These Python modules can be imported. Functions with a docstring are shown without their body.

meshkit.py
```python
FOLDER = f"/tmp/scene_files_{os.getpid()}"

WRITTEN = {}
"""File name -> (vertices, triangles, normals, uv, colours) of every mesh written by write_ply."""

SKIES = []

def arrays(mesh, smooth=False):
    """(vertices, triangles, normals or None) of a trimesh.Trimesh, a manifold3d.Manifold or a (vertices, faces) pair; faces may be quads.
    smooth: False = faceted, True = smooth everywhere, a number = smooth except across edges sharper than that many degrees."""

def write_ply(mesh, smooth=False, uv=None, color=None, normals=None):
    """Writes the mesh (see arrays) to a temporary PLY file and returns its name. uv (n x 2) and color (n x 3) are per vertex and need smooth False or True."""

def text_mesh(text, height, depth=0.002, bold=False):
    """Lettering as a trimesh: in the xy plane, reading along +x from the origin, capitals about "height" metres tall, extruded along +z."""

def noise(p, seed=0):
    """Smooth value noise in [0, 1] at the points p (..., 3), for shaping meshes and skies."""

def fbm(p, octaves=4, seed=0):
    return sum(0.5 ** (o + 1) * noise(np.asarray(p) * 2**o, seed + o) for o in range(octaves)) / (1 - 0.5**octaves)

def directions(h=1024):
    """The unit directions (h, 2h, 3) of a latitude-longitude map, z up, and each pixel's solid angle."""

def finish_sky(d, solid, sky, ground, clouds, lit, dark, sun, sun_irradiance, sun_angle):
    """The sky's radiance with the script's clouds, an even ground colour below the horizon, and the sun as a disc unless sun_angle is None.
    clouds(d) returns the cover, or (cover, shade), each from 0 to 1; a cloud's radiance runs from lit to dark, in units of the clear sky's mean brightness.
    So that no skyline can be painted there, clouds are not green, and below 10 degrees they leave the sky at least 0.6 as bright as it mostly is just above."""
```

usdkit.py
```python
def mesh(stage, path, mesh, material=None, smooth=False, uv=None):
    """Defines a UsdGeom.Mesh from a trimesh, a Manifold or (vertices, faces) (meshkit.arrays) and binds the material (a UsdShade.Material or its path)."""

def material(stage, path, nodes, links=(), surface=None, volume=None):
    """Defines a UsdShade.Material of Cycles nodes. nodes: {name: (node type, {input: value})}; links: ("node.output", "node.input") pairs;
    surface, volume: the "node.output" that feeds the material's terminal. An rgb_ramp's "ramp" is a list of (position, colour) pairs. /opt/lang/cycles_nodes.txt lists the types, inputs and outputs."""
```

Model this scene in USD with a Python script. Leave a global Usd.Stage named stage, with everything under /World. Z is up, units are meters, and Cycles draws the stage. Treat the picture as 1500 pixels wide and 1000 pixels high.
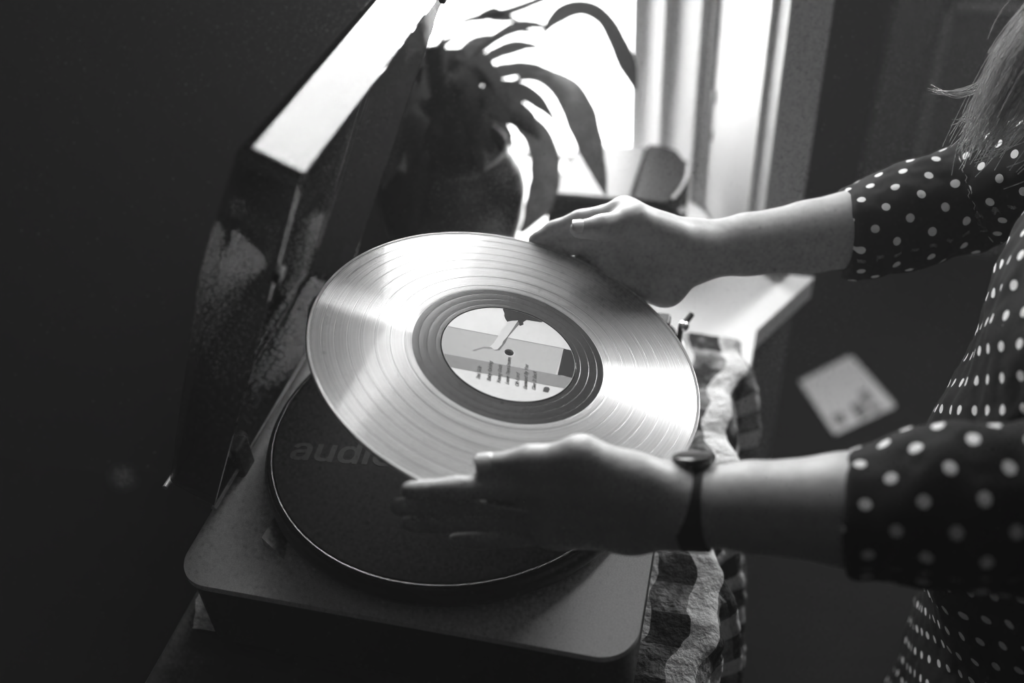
import math, random
import numpy as np, trimesh, usdkit, meshkit
import manifold3d as m3
from shapely.geometry import Polygon, Point, box as sbox
from pxr import Usd, UsdGeom, UsdLux, UsdShade, Gf, Sdf, Vt

random.seed(5); rng = np.random.default_rng(5)
stage = Usd.Stage.CreateInMemory()
UsdGeom.SetStageUpAxis(stage, 'Z'); UsdGeom.SetStageMetersPerUnit(stage, 1.0)
UsdGeom.Xform.Define(stage, '/World')

# ------------------------------------------------------------------ camera
F = 1458.0
EYE = np.array([0.0, 0.0, 1.515])
_d = np.array([122, 1728, F]); _d = _d / np.linalg.norm(_d)
_a = np.array([459, -1220, F]); _a = _a - _d * (_a @ _d); _a /= np.linalg.norm(_a)
R = np.stack([np.cross(_d, _a), _a, -_d])          # world = R @ (right, down, forward)
cam = UsdGeom.Camera.Define(stage, '/World/camera')
right, up, back = R[:, 0], -R[:, 1], -R[:, 2]
cam.AddTransformOp().Set(Gf.Matrix4d(*right, 0, *up, 0, *back, 0, *EYE, 1))
cam.CreateHorizontalApertureAttr(36.0); cam.CreateVerticalApertureAttr(24.0)
cam.CreateFocalLengthAttr(36.0 * F / 1500)
cam.CreateFStopAttr(2.3); cam.CreateFocusDistanceAttr(0.785)
cam.CreateClippingRangeAttr(Gf.Vec2f(0.02, 100))
cam.CreateExposureAttr(0.0)

def at(px, py, depth): return EYE + R @ np.array([(px - 750) / F, (py - 500) / F, 1.0]) * depth
def on_y(px, py, y): v = R @ np.array([(px - 750) / F, (py - 500) / F, 1.0]); return EYE + v * y / v[1]
def on_z(px, py, z): v = R @ np.array([(px - 750) / F, (py - 500) / F, 1.0]); return EYE + v * (z - EYE[2]) / v[2]

# ------------------------------------------------------------------ light
FLOOR, TABLE, TOP = -0.16, 0.80, 0.90
WY, WX0, WX1, WZ0, WZ1 = 1.30, -0.51, -0.17, 0.75, 2.22   # window plane and opening
DAY = 22.0
sun = UsdLux.RectLight.Define(stage, '/World/daylight')
sun.CreateWidthAttr(WX1 - WX0 + .3); sun.CreateHeightAttr(WZ1 - WZ0 + .2)
sun.CreateIntensityAttr(DAY); sun.CreateExposureAttr(0); sun.CreateColorAttr(Gf.Vec3f(1, 1, 1)); sun.CreateNormalizeAttr(False)
sun.AddTranslateOp().Set(Gf.Vec3d((WX0 + WX1) / 2 , WY + 0.16, (WZ0 + WZ1) / 2)); sun.AddRotateXOp().Set(-90.0)   # faces -Y, into the room
side = UsdLux.RectLight.Define(stage, '/World/added_daylight_side')     # added light for booklet and plinth, behind an unseen far-wall window
side.CreateWidthAttr(0.55); side.CreateHeightAttr(1.3); side.CreateIntensityAttr(DAY * 2.4); side.CreateNormalizeAttr(False)
side.AddTranslateOp().Set(Gf.Vec3d(1.05, 2.67, 1.75)); side.AddRotateXOp().Set(-90.0)
dome = UsdLux.DomeLight.Define(stage, '/World/sky')
dome.CreateIntensityAttr(2.0); dome.CreateColorAttr(Gf.Vec3f(1, 1, 1))

# ------------------------------------------------------------------ helpers
def mat(name, nodes, links, surface='p.BSDF'):
    return usdkit.material(stage, '/World/Looks/' + name, nodes, links, surface=surface)
def g(v): return (v, v, v)
def plain(name, v, rough=.6, metallic=0.0, **kw):
    return mat(name, {'p': ('principled_bsdf', dict(base_color=g(v), roughness=rough, metallic=metallic, **kw))}, [])
def grained(name, a, b, scale, rough=.6, metallic=0.0, bump=0.0, stretch=(1, 1, 1), **kw):
    nodes = {'t': ('texture_coordinate', {}), 'm': ('mapping', dict(scale=stretch)), 'n': ('noise_texture', dict(scale=scale, detail=5.0)),
             'r': ('rgb_ramp', dict(ramp=[(0.3, g(a)), (0.7, g(b))])),
             'p': ('principled_bsdf', dict(roughness=rough, metallic=metallic, **kw))}
    links = [('t.object', 'm.vector'), ('m.vector', 'n.vector'), ('n.fac', 'r.fac'), ('r.color', 'p.base_color')]
    if bump:
        nodes['b'] = ('bump', dict(strength=bump, distance=0.002)); links += [('n.fac', 'b.height'), ('b.normal', 'p.normal')]
    return mat(name, nodes, links)

_used = {}
def numbered(path):
    k = _used.get(path, -1) + 1; _used[path] = k
    return path if k == 0 else f'{path}_{k:03d}'
def tag(p, label=None, cat=None, group=None, kind=None):
    p = p.GetPrim() if hasattr(p, 'GetPrim') else p
    for k, v in (('label', label), ('category', cat), ('group', group), ('kind', kind)):
        if v: p.SetCustomDataByKey(k, v)
    return p
def thing(name, label, cat, loc=(0, 0, 0), group=None, kind=None):
    x = UsdGeom.Xform.Define(stage, numbered('/World/' + name)); x.AddTranslateOp().Set(Gf.Vec3d(*map(float, loc)))
    return tag(x, label, cat, group, kind)
def obj(name, mesh, m, parent=None, smooth=35, uv=None):
    """One mesh, given in world coordinates; moved into its parent's frame."""
    base = parent.GetPath().pathString if parent is not None else '/World'
    if parent is not None:
        off = np.array(UsdGeom.XformCache().GetLocalToWorldTransform(parent).ExtractTranslation())
        v, f, _ = meshkit.arrays(mesh, False); mesh = (v - off, f)
    return usdkit.mesh(stage, numbered(base + '/' + name), mesh, m, smooth=smooth, uv=uv).GetPrim()
def struct(name, mesh, m, parent=None, smooth=35):
    p = obj(name, mesh, m, parent, smooth)
    if parent is None: tag(p, kind='structure')
    return p
def cat_(*ms): return trimesh.util.concatenate([trimesh.Trimesh(*meshkit.arrays(m, False)[:2], process=False) for m in ms])
def bx(x0, x1, y0, y1, z0, z1):
    m = trimesh.creation.box([x1 - x0, y1 - y0, z1 - z0]); m.apply_translation([(x0 + x1) / 2, (y0 + y1) / 2, (z0 + z1) / 2]); return m
def rbox(x0, x1, y0, y1, z0, z1, r=.004, n=12):
    s = m3.Manifold.sphere(r, n)
    return m3.Manifold.batch_hull([s.translate([x, y, z]) for x in (x0 + r, x1 - r) for y in (y0 + r, y1 - r) for z in (z0 + r, z1 - r)])
def lathe(profile, n=96, center=(0, 0, 0)):
    m = trimesh.creation.revolve(np.array(profile, float), sections=n); m.apply_translation(center); return m
def tube(pts, r, sides=10, caps=True):
    p = np.asarray(pts, float); rr = np.broadcast_to(r, (len(p),)).astype(float)
    t = np.gradient(p, axis=0); t /= np.linalg.norm(t, axis=1, keepdims=True)
    a = np.cross(t, [0, 0, 1.0]); bad = np.linalg.norm(a, axis=1) < .2
    a[bad] = np.cross(t[bad], [1.0, 0, 0]); a /= np.linalg.norm(a, axis=1, keepdims=True); b = np.cross(t, a)
    ang = np.arange(sides) * 2 * np.pi / sides
    v = p[:, None] + rr[:, None, None] * (np.cos(ang)[None, :, None] * a[:, None] + np.sin(ang)[None, :, None] * b[:, None])
    i, j = np.meshgrid(np.arange(len(p) - 1), np.arange(sides), indexing='ij')
    q = np.stack([i * sides + j, (i + 1) * sides + j, (i + 1) * sides + (j + 1) % sides, i * sides + (j + 1) % sides], -1).reshape(-1, 4)
    f = np.vstack([q[:, [0, 1, 2]], q[:, [0, 2, 3]]]); v = v.reshape(-1, 3)
    if caps:
        n0 = len(v); v = np.vstack([v, p[0], p[-1]]); L = (len(p) - 1) * sides
        f = np.vstack([f, [[n0, k, (k + 1) % sides] for k in range(sides)], [[n0 + 1, L + (k + 1) % sides, L + k] for k in range(sides)]])
    return trimesh.Trimesh(v, f, process=False)
def spline(pts, n):
    from scipy.interpolate import CubicSpline
    p = np.asarray(pts, float); t = np.r_[0, np.cumsum(np.linalg.norm(np.diff(p[:, :3], axis=0), axis=1) + 1e-9)]; t /= t[-1]
    return CubicSpline(t, p)(np.linspace(0, 1, n))
def extrude_plan(pts, z0, z1):
    m = trimesh.creation.extrude_polygon(Polygon(pts), z1 - z0, engine='earcut'); m.apply_translation([0, 0, z0]); return m

# signed distance fields -> one smooth surface (naive surface nets)
class Field:
    def __init__(self, lo, hi, h):
        self.lo, self.h = np.array(lo, float), h
        self.n = np.ceil((np.array(hi) - self.lo) / h).astype(int) + 1
        self.F = np.full(self.n, 1.0, np.float32)
    def _box(self, lo, hi):
        i0 = np.clip(np.floor((np.asarray(lo) - self.lo) / self.h).astype(int), 0, self.n); i1 = np.clip(np.ceil((np.asarray(hi) - self.lo) / self.h).astype(int) + 1, 0, self.n)
        sl = tuple(slice(a, b) for a, b in zip(i0, i1))
        ax = [self.lo[k] + self.h * np.arange(i0[k], i1[k], dtype=np.float32) for k in range(3)]
        return sl, (ax[0][:, None, None], ax[1][None, :, None], ax[2][None, None, :])
    def _min(self, sl, d, k):
        A = self.F[sl]; hh = np.maximum(k - np.abs(A - d), 0) / k
        self.F[sl] = np.minimum(A, d) - hh * hh * k * .25
    def cone(self, a, b, ra, rb, k=.008):
        a, b = np.asarray(a, float), np.asarray(b, float); m = max(ra, rb) + k + 3 * self.h
        sl, (X, Y, Z) = self._box(np.minimum(a, b) - m, np.maximum(a, b) + m)
        if self.F[sl].size == 0: return
        ab = b - a; L2 = ab @ ab
        t = np.clip(((X - a[0]) * ab[0] + (Y - a[1]) * ab[1] + (Z - a[2]) * ab[2]) / L2, 0, 1)
        d = np.sqrt((X - a[0] - t * ab[0]) ** 2 + (Y - a[1] - t * ab[1]) ** 2 + (Z - a[2] - t * ab[2]) ** 2) - (ra + (rb - ra) * t)
        self._min(sl, d.astype(np.float32), k)
    def ell(self, c, r, k=.02, axes=None):
        c, r = np.asarray(c, float), np.asarray(r, float); m = r.max() + k + 3 * self.h
        sl, (X, Y, Z) = self._box(c - m, c + m)
        if self.F[sl].size == 0: return
        P = [X - c[0], Y - c[1], Z - c[2]]
        if axes is not None: P = [sum(P[i] * axes[k_][i] for i in range(3)) for k_ in range(3)]
        k0 = np.sqrt(sum((P[i] / r[i]) ** 2 for i in range(3))) + 1e-9; k1 = np.sqrt(sum((P[i] / r[i] ** 2) ** 2 for i in range(3))) + 1e-9
        self._min(sl, (k0 * (k0 - 1) / k1).astype(np.float32), k)
    def chain(self, pts, rs, k=.006):
        for i in range(len(pts) - 1): self.cone(pts[i], pts[i + 1], rs[i], rs[i + 1], k)
    def surface(self):
        F_, S = self.F, self.F < 0
        nx, ny, nz = F_.shape
        cnt = np.zeros((nx - 1, ny - 1, nz - 1), np.int8)
        for a in (0, 1):
            for b in (0, 1):
                for c in (0, 1): cnt += S[a:nx - 1 + a, b:ny - 1 + b, c:nz - 1 + c]
        I = np.argwhere((cnt > 0) & (cnt < 8)); idx = np.full(cnt.shape, -1, np.int32); idx[tuple(I.T)] = np.arange(len(I))
        acc, num = np.zeros((len(I), 3)), np.zeros(len(I))
        for ax in range(3):
            for u in (0, 1):
                for w in (0, 1):
                    o = [0, 0, 0]; o[(ax + 1) % 3] = u; o[(ax + 2) % 3] = w
                    p = I + o; q = p.copy(); q[:, ax] += 1
                    fp, fq = F_[tuple(p.T)], F_[tuple(q.T)]; m = (fp < 0) != (fq < 0)
                    t = np.where(m, fp / np.where(m, fp - fq, 1), 0); x = p.astype(float); x[:, ax] += t
                    acc[m] += x[m]; num[m] += 1
        V = acc / num[:, None] * self.h + self.lo
        quads = []
        for ax in range(3):
            a1, a2 = (ax + 1) % 3, (ax + 2) % 3
            A = [slice(None)] * 3; B = [slice(None)] * 3; A[ax] = slice(0, -1); B[ax] = slice(1, None)
            E = np.argwhere(S[tuple(A)] != S[tuple(B)]); E = E[(E[:, a1] > 0) & (E[:, a2] > 0) & (E[:, a1] < F_.shape[a1] - 1) & (E[:, a2] < F_.shape[a2] - 1)]
            def c(d1, d2): e = E.copy(); e[:, a1] -= d1; e[:, a2] -= d2; return idx[tuple(e.T)]
            q = np.stack([c(1, 1), c(0, 1), c(0, 0), c(1, 0)], 1); flip = ~S[tuple(E.T)]
            q[flip] = q[flip][:, ::-1]; quads.append(q)
        q = np.vstack(quads)
        m = trimesh.Trimesh(V, np.vstack([q[:, [0, 1, 2]], q[:, [0, 2, 3]]]), process=False)
        from scipy.sparse import csr_matrix
        e = m.edges_unique; ij = np.vstack([e, e[:, ::-1]]); W = csr_matrix((np.ones(len(ij)), (ij[:, 0], ij[:, 1])), shape=(len(V), len(V)))
        deg = np.maximum(np.asarray(W.sum(1)), 1); X_ = V.copy()
        for _ in range(5):
            for lam in (.5, -.52): X_ = X_ + lam * (W @ X_ / deg - X_)
        X_ = V + np.clip(X_ - V, -self.h, self.h)
        return trimesh.Trimesh(X_, m.faces, process=False)

# ------------------------------------------------------------------ materials
M = {}
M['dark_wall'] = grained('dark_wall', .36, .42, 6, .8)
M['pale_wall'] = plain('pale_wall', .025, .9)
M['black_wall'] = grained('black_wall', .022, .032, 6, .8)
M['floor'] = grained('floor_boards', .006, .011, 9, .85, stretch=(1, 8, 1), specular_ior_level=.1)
M['white_paint'] = grained('white_paint', .56, .62, 12, .45)
M['dark_wood'] = grained('dark_wood', .06, .11, 14, .5, stretch=(1, 6, 1))
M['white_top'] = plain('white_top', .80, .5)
M['silver'] = mat('silver_panel', {'t': ('texture_coordinate', {}), 'n': ('noise_texture', dict(scale=900.0, detail=2.0)), 'r': ('rgb_ramp', dict(ramp=[(.3, g(.66)), (.7, g(.86))])),
                                  'p': ('principled_bsdf', dict(metallic=.35, roughness=.42))}, [('t.object', 'n.vector'), ('n.fac', 'r.fac'), ('r.color', 'p.base_color')])
M['black_plastic'] = plain('black_plastic', .035, .45)
M['black_gloss'] = plain('black_gloss', .02, .18)
M['rubber_mat'] = grained('rubber_mat', .012, .018, 400, .85, specular_ior_level=.2)
M['mat_print'] = plain('mat_print', .030, .8)
M['platter_side'] = plain('platter_side', .03, .25, .3)
M['chrome'] = plain('chrome', .75, .16, 1.0)
M['grey_metal'] = plain('grey_metal', .5, .3, 1.0)
M['skin'] = mat('skin', {'t': ('texture_coordinate', {}), 'n': ('noise_texture', dict(scale=160.0, detail=4.0)), 'r': ('rgb_ramp', dict(ramp=[(.3, g(.37)), (.7, g(.43))])),
                         'b': ('bump', dict(strength=.12, distance=.001)),
                         'p': ('principled_bsdf', dict(roughness=.5))},
                [('t.object', 'n.vector'), ('n.fac', 'r.fac'), ('r.color', 'p.base_color'), ('n.fac', 'b.height'), ('b.normal', 'p.normal')])
M['edge'] = plain('edge_highlight', .5, .22, .6)
M['nail'] = plain('nail', .6, .2)
M['hair'] = plain('hair', .42, .35, specular_ior_level=.8)
M['eye'] = plain('eye', .6, .1)
M['clear'] = mat('clear_acrylic', {'tr': ('transparent_bsdf', dict(color=g(.32))), 'gl': ('glossy_bsdf', dict(color=g(1.0), roughness=.035)), 'f': ('layer_weight', dict(blend=.5)), 'f5': ('math', dict(math_type='power', value2=5.0)), 'ff': ('math', dict(math_type='multiply_add', value2=.955, value3=.06)),
                                  'df': ('translucent_bsdf', dict(color=g(.5))), 'm0': ('mix_closure', dict(fac=.022)), 'm': ('mix_closure', {})},
                 [('tr.BSDF', 'm0.closure1'), ('df.BSDF', 'm0.closure2'), ('m0.closure', 'm.closure1'), ('gl.BSDF', 'm.closure2'), ('f.facing', 'f5.value1'), ('f5.value', 'ff.value1'), ('ff.value', 'm.fac')], 'm.closure')
M['pane'] = mat('window_pane', {'tr': ('transparent_bsdf', dict(color=g(.97))), 'gl': ('glossy_bsdf', dict(color=g(1.0), roughness=.01)), 'f': ('layer_weight', dict(blend=.5)), 'f5': ('math', dict(math_type='power', value2=5.0)), 'ff': ('math', dict(math_type='multiply_add', value2=.955, value3=.06)), 'm': ('mix_closure', {})},
                [('tr.BSDF', 'm.closure1'), ('gl.BSDF', 'm.closure2'), ('f.facing', 'f5.value1'), ('f5.value', 'ff.value1'), ('ff.value', 'm.fac')], 'm.closure')
M['pot'] = plain('pot_glaze', .015, .35)
M['soil'] = grained('soil', .02, .05, 60, .9)
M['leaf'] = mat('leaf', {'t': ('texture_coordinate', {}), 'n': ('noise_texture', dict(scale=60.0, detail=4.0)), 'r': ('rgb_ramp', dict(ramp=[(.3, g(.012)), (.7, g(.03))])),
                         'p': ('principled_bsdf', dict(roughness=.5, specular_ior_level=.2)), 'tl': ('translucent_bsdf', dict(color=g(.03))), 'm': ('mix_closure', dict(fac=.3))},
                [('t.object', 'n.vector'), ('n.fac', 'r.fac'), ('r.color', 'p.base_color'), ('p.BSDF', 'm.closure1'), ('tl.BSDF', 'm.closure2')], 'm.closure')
M['leaf_lit'] = mat('leaf_lit', {'t': ('texture_coordinate', {}), 'n': ('noise_texture', dict(scale=45.0, detail=4.0)), 'r': ('rgb_ramp', dict(ramp=[(.3, g(.03)), (.7, g(.12))])),  # leaf copy with the light on the drooping leaves put into its tones
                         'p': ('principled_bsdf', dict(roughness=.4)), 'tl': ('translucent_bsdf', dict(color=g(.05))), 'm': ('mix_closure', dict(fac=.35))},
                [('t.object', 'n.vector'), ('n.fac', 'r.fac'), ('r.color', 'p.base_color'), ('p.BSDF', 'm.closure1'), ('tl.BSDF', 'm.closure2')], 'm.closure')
M['paper'] = plain('paper', .78, .8)
M['ink'] = plain('ink', .03, .8)
M['ink_grey'] = plain('ink_grey', .25, .8)

# ------------------------------------------------------------------ the room
XL, XR, YB, YF, ZC = -2.3, 2.3, -1.8, 2.55, 2.50
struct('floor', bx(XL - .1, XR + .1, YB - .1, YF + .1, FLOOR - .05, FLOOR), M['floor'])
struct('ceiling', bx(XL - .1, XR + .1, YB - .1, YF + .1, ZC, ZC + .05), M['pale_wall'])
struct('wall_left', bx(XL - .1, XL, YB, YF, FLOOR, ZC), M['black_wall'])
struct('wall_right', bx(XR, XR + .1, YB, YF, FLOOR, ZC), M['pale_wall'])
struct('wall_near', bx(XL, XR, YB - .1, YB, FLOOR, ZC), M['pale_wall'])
struct('wall_far', cat_(bx(.1, .8, YF, YF + .1, FLOOR, ZC), bx(1.3, XR, YF, YF + .1, FLOOR, ZC), bx(.8, 1.3, YF, YF + .1, FLOOR, 1.1), bx(.8, 1.3, YF, YF + .1, 2.4, ZC)), M['black_wall'], smooth=False)
win2 = UsdGeom.Xform.Define(stage, '/World/added_window_2').GetPrim(); tag(win2, kind='structure')  # unseen window added to carry the side light
obj('window_frame', cat_(bx(.8, .84, YF + .02, YF + .07, 1.1, 2.4), bx(1.26, 1.3, YF + .02, YF + .07, 1.1, 2.4), bx(.8, 1.3, YF + .02, YF + .07, 1.1, 1.14), bx(.8, 1.3, YF + .02, YF + .07, 2.36, 2.4)), M['white_paint'], win2, False)
obj('pane', bx(.84, 1.26, YF + .042, YF + .046, 1.14, 2.36), M['pane'], win2, False)
# wall with the window: left of it, below it, above it, and the pier on its right that ends in a corner
WR = float(on_y(1207, 100, 1.062)[0])
struct('wall_window', cat_(bx(XL, WX0, WY, WY + .12, FLOOR, ZC), bx(WX0, WX1 + .04, WY, WY + .12, FLOOR, WZ0 - .03), bx(WX0, WX1 + .04, WY, WY + .12, WZ1, ZC),
                          bx(WX1 + .04, WR, WY, WY + .12, FLOOR, ZC)), M['black_wall'], smooth=False)
def X(px, y): return float(on_y(px, 100, y)[0])
# stepped white mouldings of the window's right-hand side, each board its own piece: (px left, px right, y front at left, y front at right)
steps = [(926.5, 943, 1.300, 1.300), (943, 970, 1.300, 1.262), (970, 986, 1.262, 1.262), (986, 1022, 1.262, 1.215), (1022, 1036, 1.215, 1.215), (1036, 1040, 1.215, 1.205), (1040, 1047, 1.205, 1.205),
         (1047, 1120, 1.205, 1.085), (1120, 1127, 1.085, 1.085), (1127, 1146, 1.085, 1.062)]
groups = [(0, 2), (2, 4), (4, 7), (7, 8), (8, 10)]
trim = UsdGeom.Xform.Define(stage, '/World/trim_1').GetPrim(); tag(trim, kind='structure')
for a, b in groups:
    pts = [(X(steps[a][0], steps[a][2]), steps[a][2])]
    for s in steps[a:b]: pts += [(X(s[1], s[3]), s[3])]
    pts = [p for i, p in enumerate(pts) if i == 0 or p != pts[i - 1]]
    pts += [(pts[-1][0], WY - .001), (pts[0][0], WY - .001)] if pts[0][1] < WY - .002 else [(pts[-1][0], WY + .02), (pts[0][0], WY + .02)]
    obj('board', extrude_plan(pts, 0.50, ZC - .05), M['white_paint'], trim, False)
for px, py in ((1050, 140), (1047, 196)):
    c = on_y(px, py, 1.203); obj('catch', rbox(c[0] - .006, c[0] + .006, c[1] - .008, c[1] + .002, c[2] - .008, c[2] + .008, .003), M['grey_metal'], trim)
xw = X(1146, 1.062)
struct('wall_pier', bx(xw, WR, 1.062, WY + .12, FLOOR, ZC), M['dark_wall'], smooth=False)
struct('wall_return', bx(WR - .08, WR, WY + .12, YF, FLOOR, ZC), M['black_wall'], smooth=False)
# window: frame bars and pane
win = UsdGeom.Xform.Define(stage, '/World/window_1').GetPrim(); tag(win, kind='structure')
fr = .035
obj('window_frame', cat_(bx(WX0, WX0 + fr, WY + .01, WY + .06, WZ0 - .03, WZ1), bx(WX1 - .002, WX1 + .03, WY + .01, WY + .06, WZ0 - .03, WZ1), bx(WX0, WX1, WY + .01, WY + .06, WZ1 - fr, WZ1), bx(WX0, WX1, WY + .01, WY + .06, WZ0 - .03, WZ0 + .005)), M['white_paint'], win, False)
obj('pane', bx(WX0 + fr, WX1 - .002, WY + .032, WY + .036, WZ0 + .005, WZ1 - fr), M['pane'], win, False)
# dark door with a raised panel edge on the far wall
door = UsdGeom.Xform.Define(stage, '/World/door_1').GetPrim(); tag(door, kind='structure')
obj('door_leaf', bx(.30, .79, YF - .045, YF - .002, FLOOR, 1.9), M['dark_wall'], door, False)
px0, px1, pz0, pz1 = .415, .72, -.06, .548
obj('panel_moulding', cat_(bx(px0, px0 + .016, YF - .06, YF - .044, pz0, pz1), bx(px1 - .016, px1, YF - .06, YF - .044, pz0, pz1), bx(px0, px1, YF - .06, YF - .044, pz1 - .016, pz1), bx(px0, px1, YF - .06, YF - .044, pz0, pz0 + .016)), plain('moulding', .85, .5), door, False)
k = on_y(1322, 222, YF - .09)
obj('door_knob', lathe([(0, -.02), (.012, -.018), (.022, -.006), (.024, .004), (.018, .016), (0, .02)], 24, k), plain('knob', .22, .35), door)

# ------------------------------------------------------------------ tables
t = thing('side_table', 'dark wooden side table under the turntable, covered by a checked throw', 'table', (-.22, .55, FLOOR))
TX0, TX1, TY0, TY1 = -.435, .0, .26, .86
obj('table_top', rbox(TX0, TX1, TY0, TY1, TABLE - .035, TABLE - .004, .006), M['dark_wood'], t)
for x in (TX0 + .03, TX1 - .07):
    for y in (TY0 + .03, TY1 - .07): obj('leg', bx(x, x + .04, y, y + .04, FLOOR, TABLE - .036), M['dark_wood'], t, False)
obj('apron', cat_(bx(TX0 + .035, TX1 - .035, TY0 + .035, TY0 + .055, TABLE - .12, TABLE - .036), bx(TX1 - .055, TX1 - .035, TY0 + .035, TY1 - .035, TABLE - .12, TABLE - .036)), M['dark_wood'], t, False)
w = thing('window_cabinet', 'low white cabinet with slanted corner in front of the bright window', 'cabinet', (-.3, 1.05, FLOOR))
CABZ = .75
kc, ke = on_z(1108, 484, CABZ), on_z(1192, 392, CABZ)
plan = [(-.462, .868), (float(kc[0]) - .004, .868), (float(kc[0]), float(kc[1])), (float(ke[0]), min(float(ke[1]), 1.058)), (float(ke[0]), 1.060), (xw - .001, 1.060), (X(1120, 1.085) - .002, 1.083), (X(1047, 1.2) - .004, 1.2), (-.175, WY - .004), (-.462, WY - .004)]
def inset(pl, d): return list(Polygon(pl).buffer(-d).exterior.coords)[:-1]
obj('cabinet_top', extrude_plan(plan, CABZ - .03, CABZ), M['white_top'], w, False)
obj('cabinet_body', extrude_plan(inset(plan, .012), FLOOR, CABZ - .0305), plain('cabinet_side_shade', .16, .6), w, False)  # shade of the white front put into the body colour

# checked throw on the table, hanging over its right-hand edge
def throw_mesh():
    nu, nv = 150, 190
    ys = np.linspace(.402, .862, nv); s = np.linspace(0, 1, nu)
    flat, drop = .42, .30
    V = np.zeros((nu, nv, 3))
    for j, y in enumerate(ys):
        edge = .002 + .006 * math.sin(y * 40) + .004 * math.sin(y * 93 + 1)
        L = s * (flat + drop)
        a = L - flat
        x = np.where(a < 0, edge + a, 0.0); z = np.full(nu, TABLE)
        rr = .012; arc = rr * math.pi / 2
        th = np.clip(a / rr, 0, math.pi / 2)
        x = np.where(a >= 0, edge + rr * np.sin(th), x); z = np.where(a >= 0, TABLE - rr * (1 - np.cos(th)) - np.maximum(a - arc, 0), z)
        hang = np.clip((a - arc) / drop, 0, 1)
        fold = (.018 * np.sin(y * 62 + .8 * np.sin(y * 23)) + .012 * np.sin(y * 131 + 3 * hang) + .012) * np.sqrt(hang) * (hang > 0)
        x = x + np.maximum(fold, -.004)
        V[:, j, 0] = x; V[:, j, 1] = y + .012 * np.sin(L * 30 + y * 5) * hang; V[:, j, 2] = z
    P = V.reshape(-1, 3)
    pn = meshkit.fbm(P * 55, 3, 3); P[:, 2] += (pn - .5).reshape(-1) * .006 + .002; P[:, 0] += (meshkit.fbm(P * 70, 3, 9) - .5) * .008
    i, j = np.meshgrid(np.arange(nu - 1), np.arange(nv - 1), indexing='ij'); q = np.stack([i * nv + j, (i + 1) * nv + j, (i + 1) * nv + j + 1, i * nv + j + 1], -1).reshape(-1, 4)
    uv = np.stack([np.repeat(s * (flat + drop), nv), np.tile(ys, nu)], 1)
    return P, q, uv
P, q, uv = throw_mesh()
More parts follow.
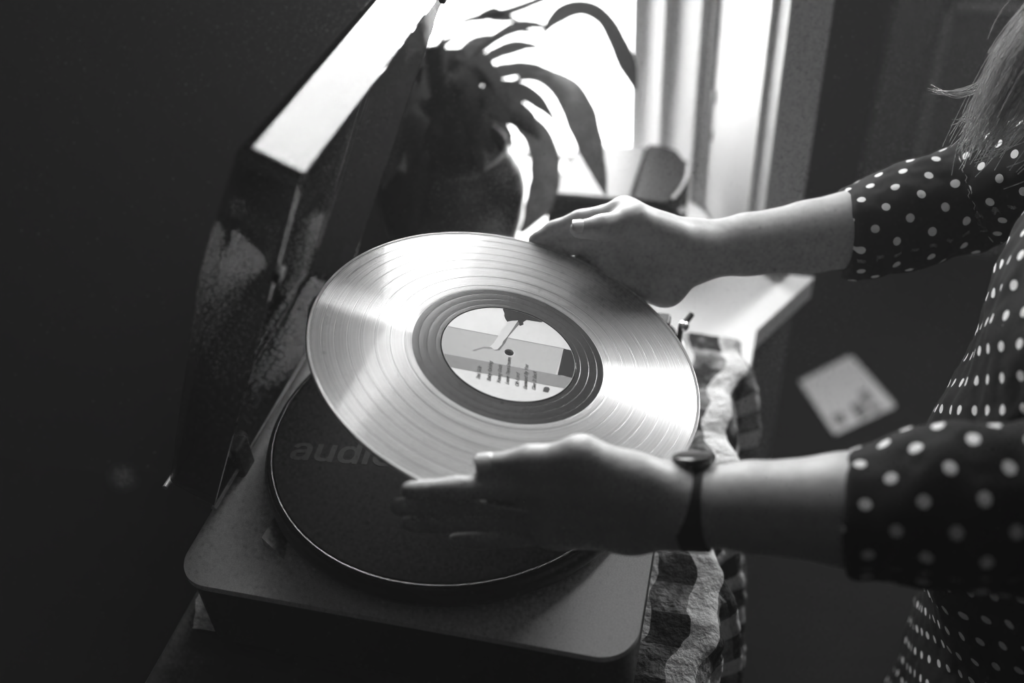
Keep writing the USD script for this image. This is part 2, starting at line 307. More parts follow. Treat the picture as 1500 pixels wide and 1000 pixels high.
M['throw'] = mat('throw', {'a': ('attribute', dict(attribute='st')), 's': ('separate_xyz', {}), 'x': ('math', dict(math_type='multiply', value2=1 / .058)), 'y': ('math', dict(math_type='multiply', value2=1 / .062)),
                           'fx': ('math', dict(math_type='fraction')), 'fy': ('math', dict(math_type='fraction')), 'lx': ('math', dict(math_type='less_than', value2=.45)), 'ly': ('math', dict(math_type='less_than', value2=.5)),
                           'sum': ('math', dict(math_type='multiply_add', value2=.62)), 'yy': ('math', dict(math_type='multiply', value2=.26)), 'n3': ('noise_texture', dict(scale=38.0, detail=3.0)), 'na': ('math', dict(math_type='multiply_add', value2=1.1)), 'r': ('rgb_ramp', dict(ramp=[(.42, g(.03)), (.95, g(.60))])), 'h': ('math', dict(math_type='divide', value2=1.4)),
                           't': ('texture_coordinate', {}), 'n': ('noise_texture', dict(scale=220.0, detail=4.0)), 'b': ('bump', dict(strength=.8, distance=.003)), 'p': ('principled_bsdf', dict(roughness=.95, specular_ior_level=.1))},
                 [('a.vector', 's.vector'), ('s.x', 'x.value1'), ('s.y', 'y.value1'), ('x.value', 'fx.value1'), ('y.value', 'fy.value1'), ('fx.value', 'lx.value1'), ('fy.value', 'ly.value1'), ('lx.value', 'sum.value1'), ('ly.value', 'yy.value1'), ('yy.value', 'sum.value3'), ('t.object', 'n3.vector'), ('n3.fac', 'na.value1'), ('sum.value', 'na.value3'),
                  ('na.value', 'h.value1'), ('h.value', 'r.fac'), ('r.color', 'p.base_color'), ('t.object', 'n.vector'), ('n.fac', 'b.height'), ('b.normal', 'p.normal')])
th_ = usdkit.mesh(stage, '/World/throw', (P, q), M['throw'], smooth=True, uv=uv).GetPrim()
tag(th_, 'checked woven throw on the side table, its wrinkled edge hanging over the right side', 'blanket')

# ------------------------------------------------------------------ turntable
PX0, PX1, PY0, PY1 = -.395, -.0395, .382, .745
tt = thing('turntable', 'silver-topped record player with black platter and raised clear dust cover', 'record player', (-.217, .56, TABLE))
def rrect(x0, x1, y0, y1, r): return sbox(x0 + r, y0 + r, x1 - r, y1 - r).buffer(r, quad_segs=12)
def slab(poly, z0, z1): m = trimesh.creation.extrude_polygon(poly, z1 - z0, engine='earcut'); m.apply_translation([0, 0, z0]); return m
obj('base', cat_(slab(rrect(PX0 + .003, PX1 - .003, PY0 + .003, PY1 - .003, .026), TABLE + .022, TOP - .006), slab(rrect(PX0 + .02, PX1 - .02, PY0 + .02, PY1 - .02, .02), TABLE + .012, TABLE + .0221)), M['black_plastic'], tt)
for x in (PX0 + .05, PX1 - .05):
    for y in (PY0 + .05, PY1 - .05): obj('foot', lathe([(0, 0), (.018, 0), (.02, .003), (.02, .0125), (0, .0125)], 32, (x, y, TABLE + .004)), M['black_plastic'], tt)
pl = m3.Manifold.batch_hull([m3.Manifold.cylinder(.0015, .0265, .028, 48).translate([x, y, TOP - .0015]) + m3.Manifold.cylinder(.0045, .028, .028, 48).translate([x, y, TOP - .006]) for x in (PX0 + .028, PX1 - .028) for y in (PY0 + .028, PY1 - .028)])
obj('top_plate', pl, M['silver'], tt)
PC = (-.211, .5525)
platter = obj('platter', lathe([(0, TOP + .006), (.150, TOP + .006), (.1605, TOP + .008), (.1630, TOP + .011), (.1632, TOP + .016), (.1612, TOP + .0195), (.1600, TOP + .021), (.1600, TOP + .0245), (.1588, TOP + .0262), (.1570, TOP + .0265), (.1553, TOP + .0262), (.1548, TOP + .0245), (0, TOP + .0245)], 160, (*PC, 0)), M['platter_side'], tt, 50)
obj('rim', lathe([(.1545, TOP + .0246), (.1566, TOP + .0246), (.1568, TOP + .0262), (.1560, TOP + .0272), (.1550, TOP + .0268), (.1545, TOP + .0246)], 160, (*PC, 0)), plain('dark_chrome', .12, .25, .9), platter, 50)
matp = obj('platter_mat', lathe([(0, TOP + .0246), (.1540, TOP + .0246), (.1540, TOP + .0262), (.1532, TOP + .0268), (0, TOP + .0268)], 128, (*PC, 0)), M['rubber_mat'], tt, 40)
tx = meshkit.text_mesh('audio-technica', .0235, .0004, True); b0 = meshkit.text_mesh('aud', .0235, .0004, True).bounds
tx.apply_scale([.058 / (b0[1][0] - b0[0][0]), 1.0, 1]); tx.apply_transform(trimesh.transformations.rotation_matrix(math.radians(5.0), [0, 0, 1])); tx.apply_translation([-.342, .4955, TOP + .0266])
obj('lettering', tx, M['mat_print'], matp, False)
obj('spindle', lathe([(0, TOP + .02), (.0036, TOP + .02), (.0036, TOP + .038), (.002, TOP + .041), (0, TOP + .0415)], 24, (*PC, 0)), M['chrome'], tt)
# tone arm along the far side
ab = (-.325, .712)
arm = obj('tonearm', tube([(ab[0], ab[1], TOP + .045), (-.25, .716, TOP + .045), (-.14, .7195, TOP + .042), (-.085, .715, TOP + .036)], .0042, 14), M['black_gloss'], tt)
obj('pivot', lathe([(0, 0), (.022, 0), (.022, .012), (.016, .016), (.014, .036), (.016, .038), (.016, .052), (.012, .055), (0, .055)], 40, (*ab, TOP)), M['black_plastic'], arm)
obj('headshell', rbox(-.088, -.055, .7065, .7235, TOP + .026, TOP + .038, .003), M['black_plastic'], arm)
obj('arm_rest', cat_(bx(-.152, -.142, .713, .727, TOP, TOP + .034)), M['black_plastic'], tt, False)
kn = obj('control_knob', lathe([(0, 0), (.013, 0), (.0135, .002), (.012, .014), (.010, .0165), (0, .0165)], 40, (-.062, .724, TOP)), M['black_gloss'], tt)
c = np.array([-.044, .733, TOP + .016])
obj('cue_lever', tube([c + [-.004, -.004, -.016], c + [-.002, -.002, 0], c + [.006, .012, .006]], [.004, .0035, .003], 12), M['black_plastic'], tt)
obj('lever_tip', trimesh.creation.icosphere(2, .0052).apply_translation(c + [0, 0, .0]), M['chrome'], tt)
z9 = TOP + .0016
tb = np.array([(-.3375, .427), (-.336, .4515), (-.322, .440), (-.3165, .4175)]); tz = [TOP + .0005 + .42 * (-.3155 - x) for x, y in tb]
obj('light_patch_tab', m3.Manifold.hull_points(np.vstack([np.c_[tb, tz], np.c_[tb, np.full(4, TOP + .0001)]])), plain('light_patch_metal', .6, .35, 1.0), tt, False)  # added metal wedge standing in for a patch of light on the plate
# dust cover: open shell, hinged at the back and swung up
U = np.array([.407, 0, .9134]); Hn = np.array([-.9134, 0, .407])
I0 = np.array([-.3875, 0, .912]); LY0, LY1, LD, LH = .445, .742, .3475, .042
def lid_local():
    r = .007; s = m3.Manifold.sphere(r, 20)
    o = m3.Manifold.batch_hull([m3.Manifold.sphere(.010 if x > .1 else r, 24)  .translate([x - .0115 if x > .1 else x + r, y + (r if y < .1 else -r) * 1.4, LH - (.010 if x > .1 else r)]) for x in (0, LD) for y in (0, LY1 - LY0)] +
                               [m3.Manifold.cylinder(.001, .006, .006, 20).translate([x + (.0062 if x < .1 else -.0062), y + (.0062 if y < .1 else -.0062), 0]) for x in (0, LD) for y in (0, LY1 - LY0)])
    o = m3.Manifold.batch_hull([o, m3.Manifold.sphere(.006, 20).translate([.235, .012, LH + .003]), m3.Manifold.sphere(.006, 20).translate([.235, LY1 - LY0 - .012, LH + .003])])
    inner = rbox(.004, LD - .004, .004, LY1 - LY0 - .004, -.03, LH - .003, .006, 20)
    return o - inner
lm = trimesh.Trimesh(*meshkit.arrays(lid_local(), False)[:2], process=False)
T = np.eye(4); T[:3, 0], T[:3, 1], T[:3, 2], T[:3, 3] = U, [0, 1, 0], Hn, I0 + [0, LY0, 0]
# (U, Y, Hn) is left- or right-handed?  keep the winding outward
if np.linalg.det(T[:3, :3]) < 0: lm.invert()
lm.apply_transform(T)
lid = obj('dust_cover', lm, M['clear'], tt, 30)
for y in (LY0 + .045, LY1 - .06):
    obj('hinge', cat_(rbox(-.402, -.384, y, y + .022, TOP - .03, TOP + .03, .003), tube([(-.393, y - .004, TOP + .024), (-.393, y + .026, TOP + .024)], .006, 16)), M['black_plastic'], lid)
def lidp(x, y, h): return I0 + U * x + Hn * h + np.array([0, y, 0])
for y, xb in ((LY0 - .002, .262), (LY1 - .010, LD - .014)):
    m = rbox(xb, xb + .010, 0, .010, -.004, .0015, .0015); m = trimesh.Trimesh(*meshkit.arrays(m, False)[:2], process=False); T2 = T.copy(); T2[:3, 3] = I0 + [0, y, 0]
    if np.linalg.det(T2[:3, :3]) < 0: m.invert()
    obj('bumper', m.apply_transform(T2), M['black_plastic'], lid)

for nm, h0, rr_ in (('edge_highlight_bar', .0, .0022), ('edge_highlight_bar', LH, .0022)):  # rods added as the bright highlight along the cover's hinge-side edges
    a_, b_ = I0 + Hn * h0 + [0, LY0 + .002, 0] - U * .003, I0 + Hn * h0 + [0, LY1 - .002, 0] - U * .003
    obj(nm, tube([a_, (a_ + b_) / 2, b_], rr_, 12), M['edge'], lid)

# ------------------------------------------------------------------ the record
RC = np.array([-.1614, .5467, 1.0239]); RN = np.array([.2715, .0518, .9610]); RN /= np.linalg.norm(RN)
E1 = np.array([1.0, 0, 0]) - RN * RN[0]; E1 /= np.linalg.norm(E1); E2 = np.cross(RN, E1)
TR = np.eye(4); TR[:3, 0], TR[:3, 1], TR[:3, 2], TR[:3, 3] = E1, E2, RN, RC
def rec(m): m = trimesh.Trimesh(*meshkit.arrays(m, False)[:2], process=False); m.apply_transform(TR); return m
RLAB, RDEAD, RREC = .0515, .0740, .1512
record = thing('vinyl_record', 'clear vinyl record with pale printed label, held between two hands', 'record', RC)
vv = lambda op, **kw: ('vector_math', dict(math_type=op, **kw))
M['groove'] = mat('vinyl_grooves', {'g': ('geometry', {}), 'd': vv('subtract', vector2=tuple(RC)), 'len': vv('length'), 'tan': vv('cross_product', vector1=tuple(RN)), 'nt': vv('normalize'),
        'n': ('noise_texture', dict(dimensions='1D', scale=900.0, detail=3.0)), 'r': ('rgb_ramp', dict(ramp=[(.3, g(.20)), (.7, g(.46))])),
        'n2': ('noise_texture', dict(dimensions='1D', scale=160.0, detail=2.0)), 'rr': ('map_range', dict(from_min=.3, from_max=.7, to_min=.26, to_max=.40)),
        'p': ('principled_bsdf', dict(metallic=0.0, specular_ior_level=.8, coat_weight=.6, coat_roughness=.07)), 'gl': ('glossy_bsdf', dict(color=g(.8), roughness=.36, anisotropy=.85)), 'm': ('mix_closure', dict(fac=.33)),
        'tl': ('translucent_bsdf', dict(color=g(.3))), 'm2': ('mix_closure', dict(fac=.12))},
        [('g.position', 'd.vector1'), ('d.vector', 'len.vector1'), ('d.vector', 'tan.vector2'), ('tan.vector', 'nt.vector1'), ('nt.vector', 'gl.tangent'), ('len.value', 'n.w'), ('n.fac', 'r.fac'), ('r.color', 'p.base_color'),
         ('len.value', 'n2.w'), ('n2.fac', 'rr.value'), ('rr.result', 'p.roughness'), ('p.BSDF', 'm.closure1'), ('gl.BSDF', 'm.closure2'), ('m.closure', 'm2.closure1'), ('tl.BSDF', 'm2.closure2')], 'm2.closure')
M['dead_wax'] = mat('vinyl_smooth', {'p': ('principled_bsdf', dict(base_color=g(.015), roughness=.18, specular_ior_level=.4)), 'gl': ('glossy_bsdf', dict(color=g(.4), roughness=.3)), 'm': ('mix_closure', dict(fac=.05))},
        [('p.BSDF', 'm.closure1'), ('gl.BSDF', 'm.closure2')], 'm.closure')
M['vinyl_edge'] = plain('vinyl_edge', .5, .12, specular_ior_level=1.0)
th2 = .0009
# grooved band with the smooth gaps between tracks cut in as shallow valleys
gaps = [.0795, .0905, .1020, .1125, .1215, .1310, .1400]
prof = [(RDEAD, -th2), (RREC - .003, -th2)]
top = [(RREC - .003, th2)]
for r_ in reversed(gaps): top += [(r_ + .0004, th2), (r_ + .0001, th2 - .00013), (r_ - .0001, th2 - .00013), (r_ - .0004, th2)]
top += [(RDEAD + .0010, th2), (RDEAD, th2 - .0003)]
obj('grooved_band', rec(lathe([(RDEAD, -th2)] + prof[1:] + top + [(RDEAD, -th2)], 220)), M['groove'], record, 20)
ea = np.linspace(-math.pi / 2, math.pi / 2, 9)
obj('rim', rec(lathe([(RREC - .003, -th2 - .0003)] + [(RREC - .0012 + .0012 * math.cos(a), .0014 * math.sin(a)) for a in ea] + [(RREC - .0028, th2 + .0002), (RREC - .003, -th2 - .0003)], 220)), M['vinyl_edge'], record, 40)
lead = [.0560, .0625, .0690]
tp = [(RDEAD, th2 - .0003)]
for r_ in reversed(lead): tp += [(r_ + .0003, th2 - .0003), (r_, th2 - .0004), (r_ - .0003, th2 - .0003)]
tp += [(RLAB + .001, th2 - .0003), (RLAB + .0006, th2 + .0003), (RLAB, th2 - .0004)]
obj('run_out_ring', rec(lathe([(RLAB, -th2), (RDEAD, -th2)] + tp + [(RLAB, -th2)], 180)), M['dead_wax'], record, 20)
RH = .0037
lab = obj('label', rec(lathe([(RH, -th2 - .0001), (RLAB, -th2 - .0001), (RLAB, th2), (RH, th2), (RH, -th2 - .0001)], 120)), grained('label_paper', .50, .54, 80, .55), record, 30)
LR = 12.6
def lab_print(poly, h=.00006, z=th2):
    """Flat print on the label; outline in millimetres in the label's own (turned) frame, cut by the label's edge."""
    disc = Point(0, 0).buffer(RLAB * 1000 - .3, 64).difference(Point(0, 0).buffer(4.3, 32))
    p = poly.intersection(disc)
    out = []
    for gg in getattr(p, 'geoms', [p]):
        if gg.geom_type == 'Polygon' and gg.area > .01:
            m = trimesh.creation.extrude_polygon(gg, h * 1000, engine='earcut'); m.apply_scale(.001); out.append(m)
    m = trimesh.util.concatenate(out); m.apply_translation([0, 0, z]); m.apply_transform(trimesh.transformations.rotation_matrix(math.radians(0), [0, 0, 1]))
    return rec(m)
def line_y(x): return 5.6 + (x + 49.5) * (20.4 / 91.5)
def band(y0, y1, xa, xb): k_ = 20.4 / 91.5; return Polygon([(xa, y0 + k_ * xa), (xb, y0 + k_ * xb), (xb, y1 + k_ * xb), (xa, y1 + k_ * xa)])
obj('ledge_print', lab_print(band(-15.5, 16.6, -60, 38.5)), plain('print_pale', .42, .7, specular_ior_level=.12), lab, False)
obj('line_print', lab_print(band(16.4, 17.2, -60, 38.5), .00010), plain('print_line', .30, .7, specular_ior_level=.12), lab, False)
obj('shadow_print', lab_print(band(-29, -15.5, -60, 60), .00010), plain('print_mid', .24, .7, specular_ior_level=.12), lab, False)
obj('block_print', lab_print(Polygon([(38.2, 25.2), (60, 29), (60, -4), (44.1, -5.1), (40, -6.5)]), .00013), plain('print_dark', .02, .7, specular_ior_level=.12), lab, False)
obj('cloth_print', lab_print(Polygon([(-17.2, 60), (-17.2, 47.1), (-14.6, 43), (-14.2, 40.1), (-12.5, 37), (-10.0, 34.2), (-7.5, 37), (-2.8, 40.3), (-2.2, 37), (.4, 34.5), (2.5, 37.5), (1.5, 40), (3.5, 44.4), (15, 47.6), (25, 60)]), .00013), plain('print_black', .015, .7, specular_ior_level=.12), lab, False)
obj('limb_print', lab_print(Polygon([(-9.6, 35), (-3, 39), (-2.4, 33), (-4.8, 18), (-6.4, 8), (-7.9, -.8), (-11, -2.6), (-15.2, -1.4), (-13.6, 4), (-12.6, 12), (-11.8, 22)]), .00013), plain('print_light', .58, .7, specular_ior_level=.12), lab, False)
obj('limb_shade_print', lab_print(Polygon([(-2.8, 39), (-.6, 36.5), (-2.2, 30), (-5.0, 17), (-5.3, 9), (-7.4, -1.4), (-11.5, -3.6), (-9, -1.2), (-7.2, 6), (-7.4, 10), (-5.9, 16), (-4, 29)]), .00016), plain('print_shade', .14, .7, specular_ior_level=.12), lab, False)
obj('foot_print', lab_print(Polygon([(-12.5, -2.2), (-14, -1.2), (-19, -3.2), (-25.4, -10.4), (-26, -11.6), (-24, -11), (-19.2, -5), (-15.5, -3.6)]), .00016), plain('print_toe', .26, .7, specular_ior_level=.12), lab, False)
titles = [('This Side', (-13.2, -40.0), (-15.1, -25.9)), ('Baby Raising', (-5.7, -37.8), (-7.9, -16.8)), ('Young Gods', (1.6, -36.7), (-.6, -16.7)), ('Leave Them Dreams', (7.6, -34.7), (2.6, -5.6)),
          ('Oh Lord', (14.9, -33.5), (12.7, -19.6)), ('Damned By You', (21.2, -33.4), (17.0, -7.5)), ('Give It Back', (27.5, -31.3), (25.3, -11.4))]
for s, a, b in titles:
    m = meshkit.text_mesh(s, 2.9, .12); a, b = np.array(a), np.array(b); L = np.linalg.norm(b - a)
    m.apply_scale([L / (m.bounds[1][0] - m.bounds[0][0]), 1, 1])
    sh = np.eye(4); sh[0, 1] = .45; m.apply_transform(sh)
    m.apply_transform(trimesh.transformations.rotation_matrix(math.radians(101), [0, 0, 1])); m.apply_translation([a[0] + 1, a[1], 0]); m.apply_scale(.001); m.apply_translation([0, 0, th2 + .00008])
    obj('title_print', rec(m), M['ink'], lab, False)
obj('emblem_print', lab_print(Polygon([(33.8, -29.0), (37.2, -28.4), (37.6, -24.6), (36.4, -23.4), (34.6, -23.8), (33.6, -25.2)]).buffer(.3), .00016), M['ink'], lab, False)

# ------------------------------------------------------------------ potted plant by the window
pc = np.array([-.355, 1.005, TABLE])
plant = thing('potted_plant', 'leafy house plant with long drooping leaves in a round dark pot', 'potted plant', pc - [0, 0, .05])
pot = obj('pot', lathe([(0, -.05), (.055, -.05), (.062, -.047), (.074, -.01), (.086, .03), (.092, .07), (.088, .095), (.078, .115), (.073, .122), (.075, .129), (.071, .131), (.066, .126), (.069, .11), (0, .11)], 64, pc), M['pot'], plant)
obj('soil', lathe([(0, .118), (.045, .116), (.069, .112), (.069, .1105), (0, .1105)], 32, pc), M['soil'], plant)
def leaf_mesh(pts, widths, n=26, cup=.25, twist=0.0):
    P = spline(pts, n); wd = np.interp(np.linspace(0, 1, n), np.linspace(0, 1, len(widths)), widths) / 2
    t = np.gradient(P, axis=0); t /= np.linalg.norm(t, axis=1, keepdims=True)
    view = P - EYE; view /= np.linalg.norm(view, axis=1, keepdims=True)
    s = np.cross(t, view); s /= np.linalg.norm(s, axis=1, keepdims=True) + 1e-9; nn = np.cross(s, t)
    rot = twist * np.linspace(.3, 1, n)
    s2 = s * np.cos(rot)[:, None] + nn * np.sin(rot)[:, None]; n2 = np.cross(s2, t)
    cols = []
    for a in (-1, -.5, 0, .5, 1):
        rip = .12 * np.sin(np.arange(n) * 1.3 + a * 2) * abs(a)
        cols.append(P + s2 * (a * wd)[:, None] + n2 * ((cup * a * a + rip) * wd)[:, None])
    V = np.stack(cols, 1).reshape(-1, 3)
    i, j = np.meshgrid(np.arange(n - 1), np.arange(4), indexing='ij'); q = np.stack([i * 5 + j, (i + 1) * 5 + j, (i + 1) * 5 + j + 1, i * 5 + j + 1], -1).reshape(-1, 4)
    return V, q
crown = pc + [0, 0, .115]
def leaf(pix, widths, m='leaf', twist=0.0, cup=.25, stem_from=None, d0=None):
    pts = [at(x, y, d) for x, y, d in pix]
    wm = [w_ * 1.25 / F for w_ in widths]
    p = obj('leaf', leaf_mesh(pts, wm, 30, cup, twist), M[m], plant, True)
    if stem_from is not None:
        a = np.array(stem_from); b = pts[0]; mid = (a + b) / 2 + [0, 0, .02]
        obj('stem', tube(spline([a, mid, b], 10), .0018, 6), M['leaf'], p, True)
r_c = lambda: crown + np.r_[rng.uniform(-.03, .03, 2), 0]
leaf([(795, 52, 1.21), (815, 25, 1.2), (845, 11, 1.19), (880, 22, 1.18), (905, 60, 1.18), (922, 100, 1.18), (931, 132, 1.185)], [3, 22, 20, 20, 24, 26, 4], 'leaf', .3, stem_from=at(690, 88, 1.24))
leaf([(748, 122, 1.24), (775, 112, 1.22), (805, 115, 1.2), (838, 140, 1.18), (862, 195, 1.17), (877, 245, 1.17), (888, 286, 1.17)], [4, 14, 34, 46, 44, 30, 4], 'leaf_lit', .5, .35, stem_from=at(680, 160, 1.24))
leaf([(735, 172, 1.23), (762, 178, 1.21), (785, 200, 1.2), (797, 245, 1.19), (788, 295, 1.18), (762, 340, 1.18)], [8, 34, 42, 44, 40, 6], 'leaf_lit', -.4, .3, stem_from=at(680, 200, 1.25))
leaf([(662, 36, 1.28), (700, 26, 1.27), (740, 18, 1.26), (790, 0, 1.25), (840, -14, 1.25)], [4, 12, 12, 10, 3], 'leaf', .2, stem_from=at(640, 110, 1.27))
leaf([(700, 22, 1.27), (715, 20, 1.27), (738, 24, 1.26), (760, 30, 1.26)], [3, 22, 16, 2], 'leaf', .1)
leaf([(690, 92, 1.24), (722, 58, 1.23), (760, 38, 1.22), (800, 40, 1.21)], [5, 12, 18, 6], 'leaf', .4)
leaf([(680, 110, 1.25), (715, 84, 1.24), (755, 68, 1.23), (792, 70, 1.22)], [6, 16, 20, 4], 'leaf', .3)
leaf([(680, 130, 1.25), (725, 106, 1.24), (775, 100, 1.23), (822, 112, 1.22)], [6, 22, 22, 3], 'leaf', .5)
leaf([(690, 150, 1.24), (730, 132, 1.22), (765, 134, 1.21), (800, 160, 1.2), (815, 178, 1.2)], [8, 30, 26, 20, 3], 'leaf', .2)
leaf([(700, 160, 1.24), (740, 160, 1.22), (772, 178, 1.21), (790, 205, 1.2)], [8, 36, 34, 4], 'leaf', .1)
fill = [((650, 120), (640, 85), (650, 65), (672, 55)), ((640, 160), (600, 160), (590, 190), (600, 225)), ((660, 130), (670, 90), (700, 60), (730, 52)),
        ((650, 170), (620, 130), (612, 100), (620, 80)), ((670, 170), (700, 140), (740, 145), (770, 165)), ((655, 180), (690, 110), (700, 85), (720, 78)), ((660, 190), (640, 150), (660, 120), (690, 110)), ((650, 200), (610, 200), (580, 215), (575, 260)), ((670, 190), (690, 165), (720, 165), (745, 195)), ((665, 185), (700, 175), (730, 185), (750, 220)),
        ((640, 180), (628, 150), (632, 125), (642, 105)), ((660, 185), (665, 150), (690, 130), (715, 125)), ((690, 180), (730, 150), (752, 150), (775, 160)),
        ((650, 160), (655, 110), (690, 75), (715, 70)), ((640, 200), (615, 175), (605, 155), (600, 140)), ((655, 195), (680, 150), (720, 112), (760, 118)), ((645, 185), (640, 140), (650, 110), (668, 92)),
        ((680, 200), (700, 190), (725, 200), (742, 235)), ((640, 205), (620, 195), (600, 200), (588, 230)), ((665, 200), (668, 175), (690, 155), (712, 150)), ((655, 205), (640, 165), (622, 150), (605, 152))]
for i, c4 in enumerate(fill):
    if i % 4 == 3: continue
    d0 = 1.27 + rng.uniform(-.03, .03); dd = rng.uniform(-.06, .05)
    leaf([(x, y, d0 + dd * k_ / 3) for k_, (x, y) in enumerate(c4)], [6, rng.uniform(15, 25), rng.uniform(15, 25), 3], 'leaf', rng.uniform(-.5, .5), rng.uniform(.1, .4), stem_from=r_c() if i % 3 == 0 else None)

for i in range(46):
    th = rng.uniform(0, 2 * math.pi); ra = rng.uniform(.03, .125); hh = rng.uniform(.03, .15) * (1.15 - ra / .2)
    dr = np.array([math.cos(th), math.sin(th), 0]); base = crown + dr * rng.uniform(0, .02)
    pk = crown + dr * ra * .55 + [0, 0, hh]; end = crown + dr * ra + [0, 0, hh * .75 - rng.uniform(0, .09)]
    if end[0] > pc[0] + .10 or (end[0] < pc[0] - .05 and i % 3): continue
    V, q = leaf_mesh([base, base * .4 + pk * .6 + [0, 0, .012], pk, (pk + end) / 2 + [0, 0, .006], end], [.003, .006, rng.uniform(.02, .03), rng.uniform(.018, .028), .002], 22, rng.uniform(.1, .4), rng.uniform(-.8, .8))
    obj('leaf', (V, q), M['leaf'], plant, True)

# ------------------------------------------------------------------ black box with a glossy slanted lid, behind the hand
Zb = .840
sp = thing('box_speaker', 'black box with glossy pale top and rounded dark end, beside the plant', 'speaker', (-.16, 1.12, CABZ))
def top_pt(px, py): p = on_z(px, py, Zb); return (float(p[0]), float(p[1]))
obj('body', slab(Polygon([top_pt(803, 283), top_pt(985, 299), top_pt(1006, 262), top_pt(1006, 236), top_pt(975, 216), top_pt(850, 213)]).buffer(.003), CABZ + .001, Zb - .003), plain('box_black', .01, .6, specular_ior_level=.12), sp)
obj('glossy_top', slab(Polygon([top_pt(806, 281), top_pt(920, 291), top_pt(945, 215), top_pt(852, 214)]), Zb - .0029, Zb), plain('glossy_top', .15, .5), sp, False)
endp = Polygon([top_pt(928, 291), top_pt(975, 298), top_pt(1000, 268), top_pt(1005, 240), top_pt(990, 222), top_pt(968, 215), top_pt(950, 214)])
obj('end_panel', slab(endp, Zb - .0029, Zb + .002), plain('end_panel', .012, .5, specular_ior_level=.25), sp, False)
obj('edge_strip', tube(spline([np.r_[top_pt(985, 293), Zb + .002], np.r_[top_pt(1003, 268), Zb + .002], np.r_[top_pt(1008, 243), Zb + .002]], 12), .0018, 8), M['white_paint'], sp)
obj('button', lathe([(0, 0), (.006, 0), (.006, .002), (0, .003)], 20, (*top_pt(1000, 296), Zb - .012)), M['chrome'], sp)

# ------------------------------------------------------------------ small things on the floor
bk = thing('booklet', 'pale booklet with dark printed blocks lying flat on the floor beyond the table', 'booklet', (.28, 1.85, FLOOR))
cs = [on_z(x, y, FLOOR)[:2] for x, y in ((1170, 562), (1246, 523), (1312, 598), (1222, 640))]
cover = obj('cover', slab(Polygon(cs).buffer(-.008).buffer(.008), FLOOR + .0065, FLOOR + .008), M['paper'], bk, False)
obj('pages', slab(Polygon(cs).buffer(-.004), FLOOR + .0005, FLOOR + .0065), M['paper'], bk, False)
def quad(px, s=9): return Polygon([on_z(x, y, FLOOR)[:2] for x, y in px])
for q4 in ([(1243, 598), (1258, 590), (1275, 608), (1258, 620)], [(1255, 578), (1268, 574), (1280, 590), (1268, 596)], [(1272, 600), (1285, 594), (1292, 602), (1280, 610)], [(1217, 612), (1233, 606), (1240, 622), (1226, 628)]):
    obj('print_block', slab(quad(q4), FLOOR + .008, FLOOR + .0083), M['ink_grey'], cover, False)
def crumple(name, px, py, r, seed, label, v):
    c = on_z(px, py, FLOOR); m = trimesh.creation.icosphere(4, 1.0); p = m.vertices
    p = p * (.75 + .5 * meshkit.fbm(p * 2.3 + seed, 4, seed))[:, None] * [r, r * .8, r * .9]; p[:, 2] = np.maximum(p[:, 2] - p[:, 2].min(), 0)
    x = obj(name, trimesh.Trimesh(p + c, m.faces, process=False), plain(f'{name}_{seed}', v, .8)); tag(x, label, 'paper')
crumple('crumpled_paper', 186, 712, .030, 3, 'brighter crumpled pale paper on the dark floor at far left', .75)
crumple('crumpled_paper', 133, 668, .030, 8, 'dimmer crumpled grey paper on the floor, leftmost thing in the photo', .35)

# ------------------------------------------------------------------ the person
person = thing('person', 'person in dark polka dot dress holding a clear record by its edge with both hands', 'person', (.34, .58, FLOOR))
FB = Field((-.22, .28, FLOOR), (.60, .92, 1.60), .003)
A = at
# torso, legs, neck, head
for sgn in (-1, 1):
    hip = (.36, .58 + sgn * .085, .66); knee = (.35, .58 + sgn * .075, .27); ank = (.37, .58 + sgn * .075, FLOOR + .075)
    FB.chain([hip, knee, ank], [.082, .052, .034], .02); FB.chain([ank, (.34, .58 + sgn * .08, FLOOR + .035), (.24, .58 + sgn * .09, FLOOR + .024)], [.034, .034, .022], .02)
FB.ell((.35, .58, .74), (.105, .155, .13), .05); FB.ell((.31, .58, .90), (.090, .125, .13), .05); FB.ell((.30, .59, 1.06), (.090, .14, .15), .05)
for sgn in (-1, 1): FB.ell((.245, .59 + sgn * .07, 1.05), (.05, .055, .055), .03)
SR, SL = np.array([.345, .735, 1.175]), np.array([.36, .415, 1.185])
FB.chain([SR, (.35, .58, 1.20), SL], [.045, .06, .045], .05)
FB.cone((.345, .58, 1.20), (.31, .58, 1.32), .052, .048, .04)
hc = np.array([.285, .585, 1.40]); fx = np.array([-.80, 0, -.60]); fx /= np.linalg.norm(fx); fz = np.array([-.60, 0, .80]); fy = np.array([0, 1.0, 0]); AX = [fx, fy, fz]
def hp(a, b, c): return hc + fx * a + fy * b + fz * c
FB.ell(hp(-.01, 0, .025), (.090, .072, .088), .02, AX); FB.ell(hp(.028, 0, -.045), (.055, .052, .062), .03, AX)
FB.cone(hp(.080, 0, .005), hp(.098, 0, -.025), .009, .012, .012)
for sgn in (-1, 1):
    FB.ell(hp(.062, sgn * .031, .012), (.016, .017, .014), .01, AX); FB.ell(hp(-.01, sgn * .073, -.01), (.017, .010, .030), .008, AX); FB.cone(hp(.085, sgn * .010, -.027), hp(.078, sgn * .013, -.027), .007, .006, .008)
FB.cone(hp(.079, -.02, -.056), hp(.079, .02, -.056), .007, .007, .006); FB.cone(hp(.077, -.017, -.067), hp(.077, .017, -.067), .008, .008, .006); FB.ell(hp(.066, 0, -.092), (.018, .02, .015), .02, AX)
